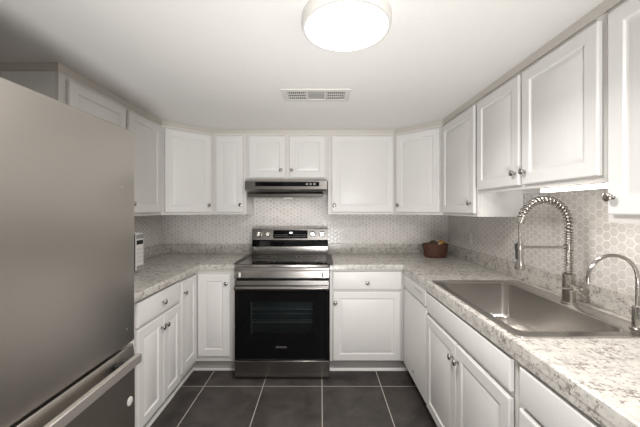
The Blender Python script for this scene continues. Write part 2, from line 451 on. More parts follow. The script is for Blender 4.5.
# L-shaped corner cabinet, left of the range
t = thing('corner_base_cabinet', 'white corner base cabinet with two full-height doors meeting at right angles, left of the range', 'cabinet', (LBX, BF, 0), 0, 'white base cabinets')
bm = B()
box(bm, -0.59, 0.352, 0.019, 0.59, 0.1, 0.118); box(bm, -0.59, -0.019, -0.300, 0.019, 0.1, 0.118)
box(bm, 0.334, 0.352, 0.019, 0.59, 0.118, 0.868); box(bm, -0.59, 0.334, 0.572, 0.59, 0.118, 0.868)
box(bm, -0.59, -0.572, -0.300, 0.572, 0.118, 0.868); box(bm, -0.572, -0.019, -0.300, -0.282, 0.118, 0.868)
fin('body', bm, 'paint', t)
bm = B(); box(bm, 0, 0.352, 0, 0.019, 0.1, 0.868); box(bm, -0.019, 0, -0.300, 0.019, 0.1, 0.868); fin('face_frame', bm, 'frame', t)
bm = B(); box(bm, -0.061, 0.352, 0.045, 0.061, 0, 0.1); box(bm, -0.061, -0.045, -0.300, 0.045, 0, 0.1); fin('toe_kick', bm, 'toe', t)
bm = B(); box(bm, -0.045, 0.352, 0.033, 0.045, 0, 0.018); box(bm, -0.045, -0.033, -0.300, 0.033, 0, 0.018); fin('toe_moulding', bm, 'paint', t, 0.003)
o = fin('door', raised_front(0.270, 0.690, fr=0.06), 'paint', t, smooth=20); o.location = (0.020, -0.001, 0.145); knob(o, 0.242, 0.612)
o = fin('door', raised_front(0.268, 0.690, fr=0.06), 'paint', t, smooth=20); o.location = (0.001, -0.290, 0.145); o.rotation_euler = (0, 0, PI/2); knob(o, 0.034, 0.600)
# left pair
base('white base cabinet with one drawer over two doors, beside the fridge', (LBX, 1.52, 0), PI/2, 0.695,
     [('drawer_slab', 0.170, 0.682, DB_, DT+0.01, (0.432, 0.772)), ('door', 0.170, 0.440, DOB, DOT, (0.415, 0.612)), ('door', 0.444, 0.682, DOB, DOT, (0.468, 0.612))], d=0.59)
# sink cabinet and near cabinet on the right
base('white sink base cabinet with false drawer front over two doors, under the sink', (RBX, 1.963, 0), -PI/2, 0.892,
     [('panel_slab', 0.010, 0.872, DB_+0.010, DT-0.006, None), ('door', 0.010, 0.434, DOB-0.02, DOT, (0.408, 0.610)), ('door', 0.440, 0.872, DOB-0.02, DOT, (0.466, 0.610))], d=0.61)
base('nearest white base cabinet with wide drawer, at the camera end of the sink run', (RBX, 1.070, 0), -PI/2, 0.72,
     [('drawer_slab', 0.030, 0.700, DB_+0.002, DT-0.006, (0.60, 0.77)), ('door', 0.030, 0.362, DOB-0.02, DOT, (0.335, 0.610)), ('door', 0.368, 0.700, DOB-0.02, DOT, (0.395, 0.610))], d=0.61)

# ------------------------------------------------------------------ dishwasher
t = thing('dishwasher', 'white built-in dishwasher between the corner and the sink cabinet', 'dishwasher', (RBX, 2.490, 0), -PI/2)
boxobj('body', (0.002, 0.523, 0.030, 0.58, 0.10, 0.845), 'white_plastic', t)
bm = B(); prism(bm, [(-0.0005, 0.735), (-0.020, 0.735), (-0.022, 0.742), (-0.022, 0.836), (-0.016, 0.844), (-0.0005, 0.844)], 0.006, 0.519, 'x')
fin('control_panel', bm, 'white_plastic', t, 0.001)
bm = B(); prism(bm, [(-0.0005, 0.100), (-0.017, 0.100), (-0.020, 0.104), (-0.020, 0.700), (-0.012, 0.722), (-0.0005, 0.724)], 0.006, 0.519, 'x')
dd = fin('door', bm, 'white_plastic', t, 0.001)
boxobj('handle_recess', (0.10, 0.425, -0.012, -0.0006, 0.722, 0.737), 'grey_plastic', t)
bm = B()
for k in range(6): box(bm, 0.30+k*0.028, 0.318+k*0.028, -0.0232, -0.0215, 0.80, 0.806)
fin('button_row', bm, 'grey_plastic', t)
boxobj('badge', (0.235, 0.275, -0.0212, -0.0195, 0.160, 0.172), 'grey_plastic', dd)
boxobj('toe_panel', (0.002, 0.523, 0.045, 0.060, 0.0, 0.099), 'black', t)

# ------------------------------------------------------------------ countertops
def slab(cells_x, cells_y, keep, z0, z1, front_test, name, parent):
    bm = B(); V = {}
    def v(i, j):
        if (i, j) not in V: V[(i, j)] = bm.verts.new((cells_x[i], cells_y[j], z1))
        return V[(i, j)]
    for i in range(len(cells_x)-1):
        for j in range(len(cells_y)-1):
            cx, cy = (cells_x[i]+cells_x[i+1])/2, (cells_y[j]+cells_y[j+1])/2
            if keep(cx, cy): bm.faces.new((v(i, j), v(i+1, j), v(i+1, j+1), v(i, j+1)))
    r = bmesh.ops.extrude_face_region(bm, geom=list(bm.faces))
    for g in r['geom']:
        if isinstance(g, bmesh.types.BMVert): g.co.z = z0
    bmesh.ops.recalc_face_normals(bm, faces=bm.faces)
    es = [e for e in bm.edges if abs(e.verts[0].co.z-z1) < 1e-5 and abs(e.verts[1].co.z-z1) < 1e-5 and front_test(e.verts[0].co, e.verts[1].co)]
    es2 = [e for e in bm.edges if abs(e.verts[0].co.z-z0) < 1e-5 and abs(e.verts[1].co.z-z0) < 1e-5 and front_test(e.verts[0].co, e.verts[1].co)]
    bmesh.ops.bevel(bm, geom=es, offset=0.008, segments=4, affect='EDGES', profile=0.5)
    return fin(name, bm, 'granite', parent, smooth=50, recalc=False)
CT0, CT1 = 0.8735, 0.914
EB = 2.488        # front edge y of back run
SX0, SX1, SY0, SY1 = 0.720, 1.240, 1.085, 1.912      # sink cut-out
t = thing('countertop', 'speckled cream and grey countertop with raised strip, holding the sink along the right wall', 'countertop', (0, 0, 0), 0, 'speckled countertops')
RE = 0.680
def eqx(a, b, x): return abs(a.x-x) < 1e-5 and abs(b.x-x) < 1e-5
def eqy(a, b, y): return abs(a.y-y) < 1e-5 and abs(b.y-y) < 1e-5
slab([0.072, RE, SX0, SX1, XR-0.008], [0.33, SY0, SY1, EB, YB-0.008],
     lambda x, y: (x > RE or y > EB) and not (SX0 < x < SX1 and SY0 < y < SY1), CT0, CT1,
     lambda a, b: eqx(a, b, RE) or (eqy(a, b, EB) and max(a.x, b.x) < RE+1e-4) or eqy(a, b, 0.33), 'worktop', t)
boxobj('front_lip', (RE+0.002, RE+0.012, 0.332, EB+0.002, 0.848, CT0), 'granite', t)
bm = B(); box(bm, 0.072, XR-0.008, YB-0.027, YB-0.008, CT1+0.0003, 1.014); box(bm, XR-0.027, XR-0.008, 0.33, YB-0.027, CT1+0.0003, 1.014)
fin('upstand', bm, 'granite', t, 0.002)
t = thing('countertop', 'speckled cream and grey countertop turning the corner between fridge and range', 'countertop', (0, 0, 0), 0, 'speckled countertops')
LE = -1.003
slab([XL+0.008, LE, -0.702], [1.49, EB, YB-0.008], lambda x, y: x < LE or y > EB, CT0, CT1,
     lambda a, b: eqx(a, b, LE) or (eqy(a, b, EB) and min(a.x, b.x) > LE-1e-4), 'worktop', t)
bm = B(); box(bm, XL+0.008, -0.702, YB-0.027, YB-0.008, CT1+0.0003, 1.014); box(bm, XL+0.008, XL+0.027, 1.49, YB-0.027, CT1+0.0003, 1.014)
fin('upstand', bm, 'granite', t, 0.002)

# ------------------------------------------------------------------ range
RX0, RX1 = -0.697, 0.066
t = thing('kitchen_range', 'stainless steel and black glass freestanding electric range with back control panel', 'range', ((RX0+RX1)/2, 2.43, 0))
hw = (RX1-RX0)/2; Y0 = 2.43
def ry(y): return y-Y0
bm = B(); box(bm, -hw+0.003, hw-0.003, ry(2.455), ry(2.99), 0.018, 0.155); box(bm, -hw+0.003, hw-0.003, ry(2.56), ry(2.99), 0.155, 0.905)
box(bm, -hw+0.003, -hw+0.10, ry(2.455), ry(2.56), 0.155, 0.905); box(bm, hw-0.10, hw-0.003, ry(2.455), ry(2.56), 0.155, 0.905)
box(bm, -hw+0.10, hw-0.10, ry(2.455), ry(2.56), 0.70, 0.905); box(bm, -hw+0.10, hw-0.10, ry(2.455), ry(2.56), 0.155, 0.30)
fin('body', bm, 'black', t)
# cooktop: steel rim tray and glass
bm = B(); loops(bm, [rrect(-hw, hw, ry(2.425), ry(2.985), 0.012, 0.908, 3), rrect(-hw, hw, ry(2.425), ry(2.985), 0.012, 0.921, 3), rrect(-hw+0.004, hw-0.004, ry(2.429), ry(2.981), 0.01, 0.924, 3), rrect(-hw+0.014, hw-0.014, ry(2.442), ry(2.975), 0.008, 0.924, 3), rrect(-hw+0.015, hw-0.015, ry(2.443), ry(2.974), 0.008, 0.922, 3)], True, True)
fin('cooktop_rim', bm, 'steel', t)
boxobj('cooktop_glass', (-hw+0.0155, hw-0.0155, ry(2.444), ry(2.973), 0.9222, 0.9262), 'cooktop', t, 0.001)
def ring(cx, cy, r):
    bm = B(); n = 40
    for rr in (r, r*0.62):
        a = [bm.verts.new((cx+rr*math.cos(2*PI*k/n), cy+rr*math.sin(2*PI*k/n), 0.9265)) for k in range(n)]
        c = [bm.verts.new((cx+(rr-0.003)*math.cos(2*PI*k/n), cy+(rr-0.003)*math.sin(2*PI*k/n), 0.9265)) for k in range(n)]
        for k in range(n): bm.faces.new((a[k], a[(k+1) % n], c[(k+1) % n], c[k]))
    return fin('burner_ring', bm, 'ring_grey', t, smooth=0)
for cx, cy, r in ((-0.19, ry(2.57), 0.11), (0.19, ry(2.57), 0.09), (-0.19, ry(2.83), 0.08), (0.19, ry(2.83), 0.11)): ring(cx, cy, r)
# front fascia
bm = B(); prism(bm, [(ry(2.455), 0.817), (ry(2.413), 0.817), (ry(2.408), 0.822), (ry(2.408), 0.874), (ry(2.412), 0.890), (ry(2.424), 0.905), (ry(2.455), 0.907)], -hw+0.001, hw-0.001, 'x')
fin('fascia', bm, 'steel', t, 0.001)
bm = B(); box(bm, -hw+0.045, hw-0.045, ry(2.4055), ry(2.4078), 0.826, 0.868); fin('fascia_inlay', bm, 'steel', t, 0.001)
boxobj('end_mark', (-hw+0.038, -hw+0.052, ry(2.4035), ry(2.4054), 0.829, 0.866), 'white_plastic', t, label='small pale tab at the left end of the fascia')
boxobj('end_mark', (hw-0.058, hw-0.044, ry(2.4035), ry(2.4054), 0.829, 0.866), 'black', t, label='small black tab at the right end of the fascia')
# oven door: black glass frame with real window opening
gx0, gx1, gz0, gz1 = -0.567+0.313, -0.064+0.313, 0.363, 0.630
D = thing  # alias unused
bm = B(); box(bm, -hw+0.002, gx0, ry(2.414), ry(2.452), 0.160, 0.800); box(bm, gx1, hw-0.002, ry(2.414), ry(2.452), 0.160, 0.800)
box(bm, gx0, gx1, ry(2.414), ry(2.452), 0.160, gz0); box(bm, gx0, gx1, ry(2.414), ry(2.452), gz1, 0.800)
door = fin('oven_door', bm, 'black_gloss', t)
boxobj('window_glass', (gx0, gx1, ry(2.416), ry(2.420), gz0, gz1), 'glass', door)
boxobj('window_edge', (gx0+0.001, gx0+0.010, ry(2.422), ry(2.450), gz0, gz1), 'rack', door)
boxobj('door_top_trim', (-hw+0.002, hw-0.002, ry(2.410), ry(2.4138), 0.752, 0.800), 'steel', door, 0.001)
boxobj('door_bottom_trim', (-hw+0.03, hw-0.03, ry(2.412), ry(2.4138), 0.166, 0.170), 'steel', door)
bm = B()
loops(bm, [[(x, ry(2.378)+a, 0.745+b) for a, b in ((0, -0.014), (0.012, -0.017), (0.018, 0), (0.012, 0.017), (0, 0.014), (-0.006, 0))] for x in (-hw+0.004, -hw+0.02, hw-0.02, hw-0.004)], True, True)
for sx in (-1, 1): box(bm, sx*(hw-0.035)-0.012, sx*(hw-0.035)+0.012, ry(2.392), ry(2.4095), 0.735, 0.757)
fin('door_handle', bm, 'steel', door, 0.002)
def racks():
    bm = B(); x0, x1 = gx0-0.02, gx1+0.02
    for z in (0.548, 0.441):
        for y in (2.475, 2.505, 2.535): tube(bm, [(x0, ry(y), z), (x1, ry(y), z)], 0.0035 if y < 2.48 else 0.002, 8)
        k = x0
        while k < x1:
            tube(bm, [(k, ry(2.475), z+0.003), (k, ry(2.545), z+0.003)], 0.0015, 6); k += 0.028
    tube(bm, [(x0, ry(2.475), 0.515), (x1, ry(2.475), 0.515)], 0.002, 8)
    return fin('oven_rack', bm, 'rack', t)
racks()
bm = B(); box(bm, gx0-0.024, gx1+0.024, ry(2.548), ry(2.558), 0.302, 0.698); fin('oven_lining', bm, 'oven_inner', t)
boxobj('storage_drawer', (-hw+0.002, hw-0.002, ry(2.412), ry(2.452), 0.022, 0.154), 'steel', t, 0.003)
boxobj('foot_strip', (-hw+0.02, hw-0.02, ry(2.46), ry(2.50), 0.0, 0.018), 'black', t)
# backguard
bm = B(); box(bm, -hw+0.012, hw+0.004, ry(2.990), ry(3.09), 0.905, 1.175); fin('backguard_body', bm, 'black', t, 0.003)
bm = B(); box(bm, -hw+0.013, hw+0.003, ry(2.986), ry(2.9895), 0.927, 1.003); fin('backguard_panel', bm, 'steel', t, 0.001)
bm = B(); prism(bm, [(ry(2.9895), 1.003), (ry(2.972), 1.003), (ry(2.964), 1.010), (ry(2.966), 1.060), (ry(2.974), 1.068), (ry(2.9895), 1.068)], -hw+0.015, hw+0.001, 'x')
fin('vent_band', bm, 'black_gloss', t)
bm = B(); prism(bm, [(ry(2.9895), 1.070), (ry(2.968), 1.070), (ry(2.976), 1.176), (ry(2.982), 1.181), (ry(2.9895), 1.181)], -hw+0.012, hw+0.004, 'x')
cp = fin('control_panel', bm, 'steel', t, 0.001)
tilt = math.atan2(0.008, 0.106)
bm = B(); prism(bm, [(ry(2.9705), 1.084), (ry(2.9680), 1.084), (ry(2.9735), 1.166), (ry(2.9765), 1.166)], -0.158, 0.182, 'x'); dsp = fin('display', bm, 'black_gloss', cp)
boxobj('lit_digits', (0.004, 0.032, ry(2.9690), ry(2.9705), 1.132, 1.148), 'digits', dsp)
bm = B()
for k in range(14):
    x = -0.140+k*0.0225
    for z in (1.100, 1.118): 
        if -0.01 < x < 0.03 and z > 1.11: continue
        box(bm, x, x+0.010, ry(2.9678 if z < 1.11 else 2.9690), ry(2.9705), z, z+0.004)
fin('touch_keys', bm, 'grey_plastic', dsp)
for x in (-0.298, -0.206, 0.232, 0.325):
    bm = B(); lathe(bm, [(0.028, 0.0), (0.028, -0.010), (0.023, -0.014), (0.0215, -0.034), (0.019, -0.037)], (x, ry(2.972), 1.130), 'y', 28)
    box(bm, x-0.004, x+0.004, ry(2.930), ry(2.936), 1.112, 1.150)
    fin('burner_knob', bm, 'chrome', cp, 0.001, smooth=40)
def text_obj(body, size, mat, parent, loc, rot, name='lettering'):
    cu = bpy.data.curves.new('tmp', 'FONT'); cu.body = body; cu.size = size; cu.align_x = 'CENTER'; cu.align_y = 'CENTER'; cu.extrude = 0.0004
    ob = bpy.data.objects.new('tmp', cu); COL.objects.link(ob)
    dg = bpy.context.evaluated_depsgraph_get(); me = bpy.data.meshes.new_from_object(ob.evaluated_get(dg)); bpy.data.objects.remove(ob)
    me.materials.clear(); me.materials.append(M[mat]); o = bpy.data.objects.new(name, me); COL.objects.link(o)
    o.parent = parent; o.location = loc; o.rotation_euler = rot; return o
text_obj('SAMSUNG', 0.019, 'logo', door, (-0.004, ry(2.4132), 0.264), (PI/2, 0, 0))
# gap covers lying on cooktop edge and counter
def gap(label, xa0, xa1, xb0, xb1):
    bm = B(); q = [(xa0, 2.452), (xa1, 2.452), (xb1, 2.965), (xb0, 2.965)]
    loops(bm, [[(x, y, 0.9272) for x, y in q], [(x, y, 0.9300) for x, y in q]], True, True)
    bmesh.ops.recalc_face_normals(bm, faces=bm.faces)
    o = fin('gap_cover', bm, 'gap_metal', None, 0.0008); o['label'] = label; o['category'] = 'gap cover'; o['group'] = 'gap covers beside the cooktop'
gap('dark metal gap cover strip along the left edge of the cooktop', -0.722, -0.682, -0.722, -0.682)
gap('dark metal gap cover strip along the right edge of the cooktop', 0.052, 0.102, 0.052, 0.102)

# ------------------------------------------------------------------ range hood
t = thing('range_hood', 'slim stainless steel range hood with black control strip over the range', 'range hood', (-0.317, 2.72, 1.486))
HW = 0.372
def hy(y): return y-2.72
bm = B(); prism(bm, [(hy(2.715), 0.144), (hy(2.712), 0.068), (hy(2.80), 0.030), (hy(3.11), 0.030), (hy(3.11), 0.144)], -HW, HW, 'x')
fin('shell', bm, 'steel', t, 0.001)
bm = B()
lo = [(-HW+0.004, hy(2.802)), (HW-0.030, hy(2.802)), (HW-0.030, hy(3.10)), (-HW+0.004, hy(3.10))]
lo2 = [(-HW+0.012, hy(2.812)), (HW-0.045, hy(2.812)), (HW-0.045, hy(3.09)), (-HW+0.012, hy(3.09))]
loops(bm, [[(x, y, 0.0295) for x, y in lo], [(x, y, -0.002) for x, y in lo2]], True, True)
ub = fin('filter_box', bm, 'steel', t, 0.001)
bm = B(); box(bm, -0.278, 0.300, hy(2.7085), hy(2.7118), 0.096, 0.134); fin('control_strip', bm, 'black_gloss', t, 0.001)
bm = B()
for k in range(3): box(bm, 0.180+k*0.034, 0.200+k*0.034, hy(2.7060), hy(2.7083), 0.106, 0.124)
fin('switches', bm, 'grey_plastic', t, 0.001)
bm = B(); lathe(bm, [(0.045, 0.0), (0.045, -0.003), (0.02, -0.006)], (0, hy(2.94), -0.0025), 'z', 24); hl = fin('lamp_lens', bm, 'hood_lens', t)
ld = bpy.data.lights.new('hood_lamp', 'AREA'); ld.shape = 'RECTANGLE'; ld.size = 0.55; ld.size_y = 0.10; ld.energy = HOOD_W; ld.color = (1.0, 0.95, 0.89)
lo_ = bpy.data.objects.new('hood_lamp', ld); COL.objects.link(lo_); lo_.parent = t; lo_.location = (0, hy(2.95), -0.014)

# ------------------------------------------------------------------ fridge
FY0, FY1, FX, FZ = 0.53, 1.463, -0.907, 1.753
t = thing('refrigerator', 'large grey stainless steel refrigerator with freezer drawer, filling the left foreground', 'refrigerator', (-1.28, (FY0+FY1)/2, 0))
ox, oy = -1.28, (FY0+FY1)/2
def fbox(name, x0, x1, y0, y1, z0, z1, mat, bevel=0.0, parent=t, **kw): return boxobj(name, (x0-ox, x1-ox, y0-oy, y1-oy, z0, z1), mat, parent, bevel, **kw)
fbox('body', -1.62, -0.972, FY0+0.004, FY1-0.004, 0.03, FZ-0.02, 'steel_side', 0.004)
dr = fbox('upper_door', -0.966, FX, FY0, FY1, 0.738, FZ, 'steel_fridge', 0.008, bseg=3)
bm = B(); prism(bm, [(-0.966-ox, 0.06), (FX-ox, 0.06), (FX-ox, 0.655), (FX-0.001-ox, 0.665), (FX-0.005-ox, 0.712), (FX-0.008-ox, 0.722), (-0.966-ox, 0.722)], FY0-oy, FY1-oy, 'y')
fz = fin('freezer_drawer', bm, 'steel_fridge', t, 0.004)
bm = B(); box(bm, -0.868-ox, -0.846-ox, 0.60-oy, 1.418-oy, 0.656, 0.697)
h = fin('handle', bm, 'steel_y', fz, 0.003, label='light brushed steel bar handle across the freezer drawer')
for y in (1.33, 0.66):
    bm = B(); box(bm, -0.9065-ox, -0.868-ox, y-0.02-oy, y+0.02-oy, 0.660, 0.690); fin('handle_mount', bm, 'black', h, 0.003)
bm = B(); lathe(bm, [(0.020, 0.0), (0.020, 0.002), (0.017, 0.003)], (FX-ox, 1.424-oy, 0.464), 'x', 24); fin('badge', bm, 'vent', fz)
bm = B(); lathe(bm, [(0.005, 0.0), (0.005, 0.0015)], (FX-ox, 1.367-oy, 1.476), 'x', 12); fin('door_dot', bm, 'grey_plastic', dr)
bm = B(); lathe(bm, [(0.005, 0.0), (0.005, 0.0015)], (FX-ox, 1.410-oy, 0.812), 'x', 12); fin('door_dot', bm, 'nickel', dr)
for y in (FY0+0.08, FY1-0.08):
    for x in (-1.55, -1.02):
        bm = B(); cyl(bm, (x-ox, y-oy, 0), (x-ox, y-oy, 0.03), 0.02, seg=12); fin('foot', bm, 'black', t)

# ------------------------------------------------------------------ microwave
t = thing('microwave', 'white countertop microwave showing its keypad end behind the fridge edge', 'microwave', (-1.47, 2.01, CT1))
def mbox(name, x0, x1, y0, y1, z0, z1, mat, bevel=0.0, parent=t, **kw): return boxobj(name, (x0+1.47, x1+1.47, y0-2.01, y1-2.01, z0, z1), mat, parent, bevel, **kw)
mbox('case', -1.618, -1.345, 1.79, 2.235, 0.014, 0.288, 'white_plastic', 0.004)
mbox('door', -1.3445, -1.320, 1.79, 2.135, 0.020, 0.284, 'black_gloss', 0.003)
k = mbox('control_panel', -1.3445, -1.322, 2.139, 2.235, 0.020, 0.284, 'white_plastic', 0.002)
mbox('display', -1.3215, -1.3195, 2.150, 2.225, 0.205, 0.235, 'black_gloss', parent=k)
mbox('vent_grille', -1.3215, -1.3195, 2.145, 2.230, 0.248, 0.276, 'grey_plastic', parent=k)
mbox('open_button', -1.3215, -1.3185, 2.150, 2.225, 0.026, 0.052, 'grey_plastic', 0.001, parent=k)
bm = B()
for i in range(4):
    for j in range(3): box(bm, -1.3215+1.47, -1.3200+1.47, 2.154-2.01+j*0.024, 2.172-2.01+j*0.024, 0.075+i*0.028, 0.094+i*0.028)
fin('keypad', bm, 'vent', k)
for x in (-1.59, -1.37):
    for y in (1.83, 2.19):
        bm = B(); cyl(bm, (x+1.47, y-2.01, 0.0005), (x+1.47, y-2.01, 0.0145), 0.012, seg=12); fin('foot', bm, 'black', t)

# ------------------------------------------------------------------ sink
t = thing('kitchen_sink', 'large rectangular stainless steel drop-in sink in the right countertop', 'sink', (0.98, 1.5, CT1))
def sk(l): return [(x-0.98, y-1.5, z-CT1) for x, y, z in l]
OX0, OX1, OY0, OY1 = 0.703, 1.256, 1.070, 1.928
IX0, IX1, IY0, IY1 = 0.748, 1.165, 1.130, 1.880
n = 6; zr = CT1+0.004
bm = B()
loops(bm, [sk(rrect(OX0, OX1, OY0, OY1, 0.022, CT1+0.0006, n)), sk(rrect(OX0+0.002, OX1-0.002, OY0+0.002, OY1-0.002, 0.022, zr, n)),
           sk(rrect(OX0+0.012, OX1-0.012, OY0+0.012, OY1-0.012, 0.018, zr+0.001, n)), sk(rrect(OX0+0.016, OX1-0.016, OY0+0.016, OY1-0.016, 0.018, zr-0.002, n)),
           sk(rrect(IX0-0.006, IX1+0.006, IY0-0.006, IY1+0.006, 0.045, zr-0.002, n)), sk(rrect(IX0, IX1, IY0, IY1, 0.042, zr-0.007, n)),
           sk(rrect(IX0+0.004, IX1-0.004, IY0+0.004, IY1-0.004, 0.045, 0.725, n)), sk(rrect(IX0+0.012, IX1-0.012, IY0+0.012, IY1-0.012, 0.045, 0.706, n)),
           sk(rrect(IX0+0.035, IX1-0.035, IY0+0.035, IY1-0.035, 0.040, 0.698, n)), sk(rrect(1.00, 1.10, 1.50, 1.60, 0.049, 0.694, n))], True, False)
bmesh.ops.recalc_face_normals(bm, faces=bm.faces)
sn = fin('basin', bm, 'steel_sink', t, smooth=40, recalc=False)
md = sn.modifiers.new('thick', 'SOLIDIFY'); md.thickness = 0.0012; md.offset = 0
bm = B(); lathe(bm, [(0.048, 0.0), (0.048, 0.003), (0.040, 0.004), (0.036, 0.0015)], (1.05-0.98, 1.55-1.5, 0.695-CT1), 'z', 28); dn = fin('drain', bm, 'drain_metal', t)
bm = B()
for a in range(12):
    for r in (0.014, 0.027): 
        x, y = 0.07+r*math.cos(a*PI/6), 0.05+r*math.sin(a*PI/6); cyl(bm, (x, y, 0.6968-CT1), (x, y, 0.6974-CT1), 0.0028, seg=8)
fin('drain_holes', bm, 'black', dn)
bm = B(); box(bm, 1.120-0.98, 1.148-0.98, 1.1345-1.5, 1.1375-1.5, 0.872-CT1, 0.892-CT1); fin('overflow', bm, 'black', t)

# ------------------------------------------------------------------ main faucet
FXc, FYc, FZc = 1.208, 1.463, zr-0.001
t = thing('kitchen_faucet', 'tall chrome spring-neck pull-down faucet at the middle of the sink', 'faucet', (FXc, FYc, FZc), 0, 'chrome faucets behind the sink')
def fz_(z): return z-FZc
bm = B(); lathe(bm, [(0.033, 0.0), (0.033, 0.006), (0.027, 0.010), (0.026, 0.118), (0.0265, 0.122), (0.0265, 0.142), (0.020, 0.146)], (0, 0, 0), 'z', 32)
fin('body', bm, 'nickel', t, smooth=40)
bm = B(); cyl(bm, (0, 0, 0.144), (0, 0, fz_(1.262)), 0.0115, seg=20); fin('riser', bm, 'nickel', t)
bm = B(); cyl(bm, (0, 0, 0.080), (0, -0.066, 0.080), 0.0165, seg=24); cyl(bm, (0, -0.0665, 0.080), (0, -0.092, 0.080), 0.022, 0.020, seg=24)
hv = fin('valve', bm, 'nickel', t, 0.001)
bm = B(); tube(bm, [(-0.012, -0.045, 0.081), (-0.05, -0.045, 0.083), (-0.095, -0.045, 0.086)], [0.006, 0.005, 0.004], 10); fin('lever', bm, 'nickel', hv)
# arch path
R = 0.1175; zc = fz_(1.300)
arch = [(0, 0, fz_(1.262)), (0, 0, fz_(1.28))]
for i in range(0, 27):
    a = PI*i/26*0.93; arch.append((-R+R*math.cos(a), 0, zc+R*1.03*math.sin(a)))
bm = B(); tube(bm, arch, 0.0085, 12); fin('hose', bm, 'dark_hose', t, smooth=60)
# spring coils
def resample(pts, step):
    out = []; acc = 0.0; pts = [Vector(p) for p in pts]; d = 0.0
    L = [0.0]
    for a, b in zip(pts, pts[1:]): L.append(L[-1]+(b-a).length)
    s = 0.0; i = 0
    while s < L[-1]:
        while L[i+1] < s: i += 1
        f = (s-L[i])/(L[i+1]-L[i]); out.append(pts[i].lerp(pts[i+1], f)); s += step
    return out, L[-1]
full = [(0, 0, 0.148), (0, 0, 0.20)] + arch
rs, Ltot = resample(full, 0.0012)
fr = frames(rs); hel = []
for i, (p, nn, bb) in enumerate(fr):
    s = i*0.0012; a = 2*PI*s/(0.0125 if s < 0.205 else 0.018); 
    hel.append(p + (nn*math.cos(a)+bb*math.sin(a))*0.0165)
bm = B(); tube(bm, hel, 0.0032, 6); fin('spring', bm, 'nickel', t, smooth=80)
ex, ez = arch[-1][0], arch[-1][2]
dirv = (Vector(arch[-1])-Vector(arch[-2])).normalized()
bm = B(); cyl(bm, Vector(arch[-1])-dirv*0.008, Vector(arch[-1])+dirv*0.018, 0.0175, seg=20); fin('spring_collar', bm, 'nickel', t, 0.001)
HXo = -0.238
p = Vector(arch[-1])+dirv*0.015
bm = B(); tube(bm, [p, (HXo-0.002, 0, p.z-0.02), (HXo, 0, p.z-0.06), (HXo, 0, fz_(1.215))], 0.0065, 12); fin('lower_hose', bm, 'nickel', t, smooth=60)
bm = B(); cyl(bm, (-0.012, 0, fz_(1.190)), (HXo+0.014, 0, fz_(1.190)), 0.0062, seg=12)
lathe(bm, [(0.0125, -0.008), (0.019, -0.008), (0.019, 0.008), (0.0125, 0.008)], (HXo, 0, fz_(1.190)), 'z', 20)
lathe(bm, [(0.0128, -0.012), (0.0190, -0.012), (0.0190, 0.012), (0.0128, 0.012)], (0, 0, fz_(1.190)), 'z', 20)
fin('support_arm', bm, 'nickel', t, smooth=40)
bm = B(); lathe(bm, [(0.012, fz_(1.218)), (0.0145, fz_(1.205)), (0.0145, fz_(1.125)), (0.021, fz_(1.108)), (0.023, fz_(1.085)), (0.019, fz_(1.082))], (HXo, 0, 0), 'z', 24)
sh = fin('spray_head', bm, 'nickel', t, smooth=40)
bm = B(); prism(bm, [(HXo-0.024, fz_(1.205)), (HXo-0.012, fz_(1.210)), (HXo-0.012, fz_(1.130)), (HXo-0.020, fz_(1.133)), (HXo-0.020, fz_(1.165))], -0.006, 0.006, 'y'); fin('trigger', bm, 'black', sh, 0.002)

# ------------------------------------------------------------------ small faucet
t = thing('filter_faucet', 'slim chrome gooseneck water faucet at the near end of the sink', 'faucet', (1.205, 1.142, FZc), 0, 'chrome faucets behind the sink')
bm = B(); lathe(bm, [(0.024, 0.0), (0.024, 0.005), (0.0165, 0.009), (0.0165, 0.085), (0.014, 0.090), (0.0085, 0.092)], (0, 0, 0), 'z', 28); fin('body', bm, 'chrome', t, smooth=40)
pts = [(0, 0, 0.090), (0, 0, 0.195)]
R2 = 0.094
for i in range(0, 25): a = PI*i/24; pts.append((-R2+R2*math.cos(a), 0, 0.195+R2*0.93*math.sin(a)))
pts.append((-2*R2, 0, 0.178))
bm = B(); tube(bm, pts, 0.0068, 14); fin('spout', bm, 'chrome', t, smooth=60)
bm = B(); cyl(bm, (0, -0.012, 0.062), (0, -0.036, 0.062), 0.008, seg=14); tube(bm, [(0, -0.036, 0.055), (0, -0.038, 0.115)], [0.005, 0.004], 10); fin('lever', bm, 'chrome', t, smooth=40)

# ------------------------------------------------------------------ basket and contents
bx, by = 1.100, 2.885
t = thing('wicker_basket', 'small dark brown woven basket in the back right corner of the countertop', 'basket', (bx, by, CT1+0.0005)); t.scale = (1, 1, 1.13)
bm = B(); n = 40
def ell(a, b_, z, wob=0.0): return [((a+wob*(k % 2))*math.cos(2*PI*k/n), (b_+wob*(k % 2))*math.sin(2*PI*k/n), z) for k in range(n)]
ls = [ell(0.095, 0.065, 0.0), ell(0.102, 0.072, 0.004)]
for i in range(9):
    z = 0.010+i*0.0115; a = 0.104+0.016*i/8
    ls.append(ell(a, a-0.03, z, 0.003 if i % 2 else 0.0)); 
ls += [ell(0.120, 0.090, 0.110), ell(0.113, 0.083, 0.111), ell(0.108, 0.078, 0.100), ell(0.094, 0.064, 0.010)]
loops(bm, ls, True, True); fin('bowl', bm, 'wicker', t, smooth=60)
bm = B()
for s in (0, 1):
    pts = [((0.1185)*math.cos(2*PI*k/80), 0.0885*math.sin(2*PI*k/80), 0.109+0.004*math.sin(k*PI/4+s*PI)) for k in range(80)]
    tube(bm, pts+[pts[0]], 0.004, 6)
fin('braided_rim', bm, 'wicker', t, smooth=60)
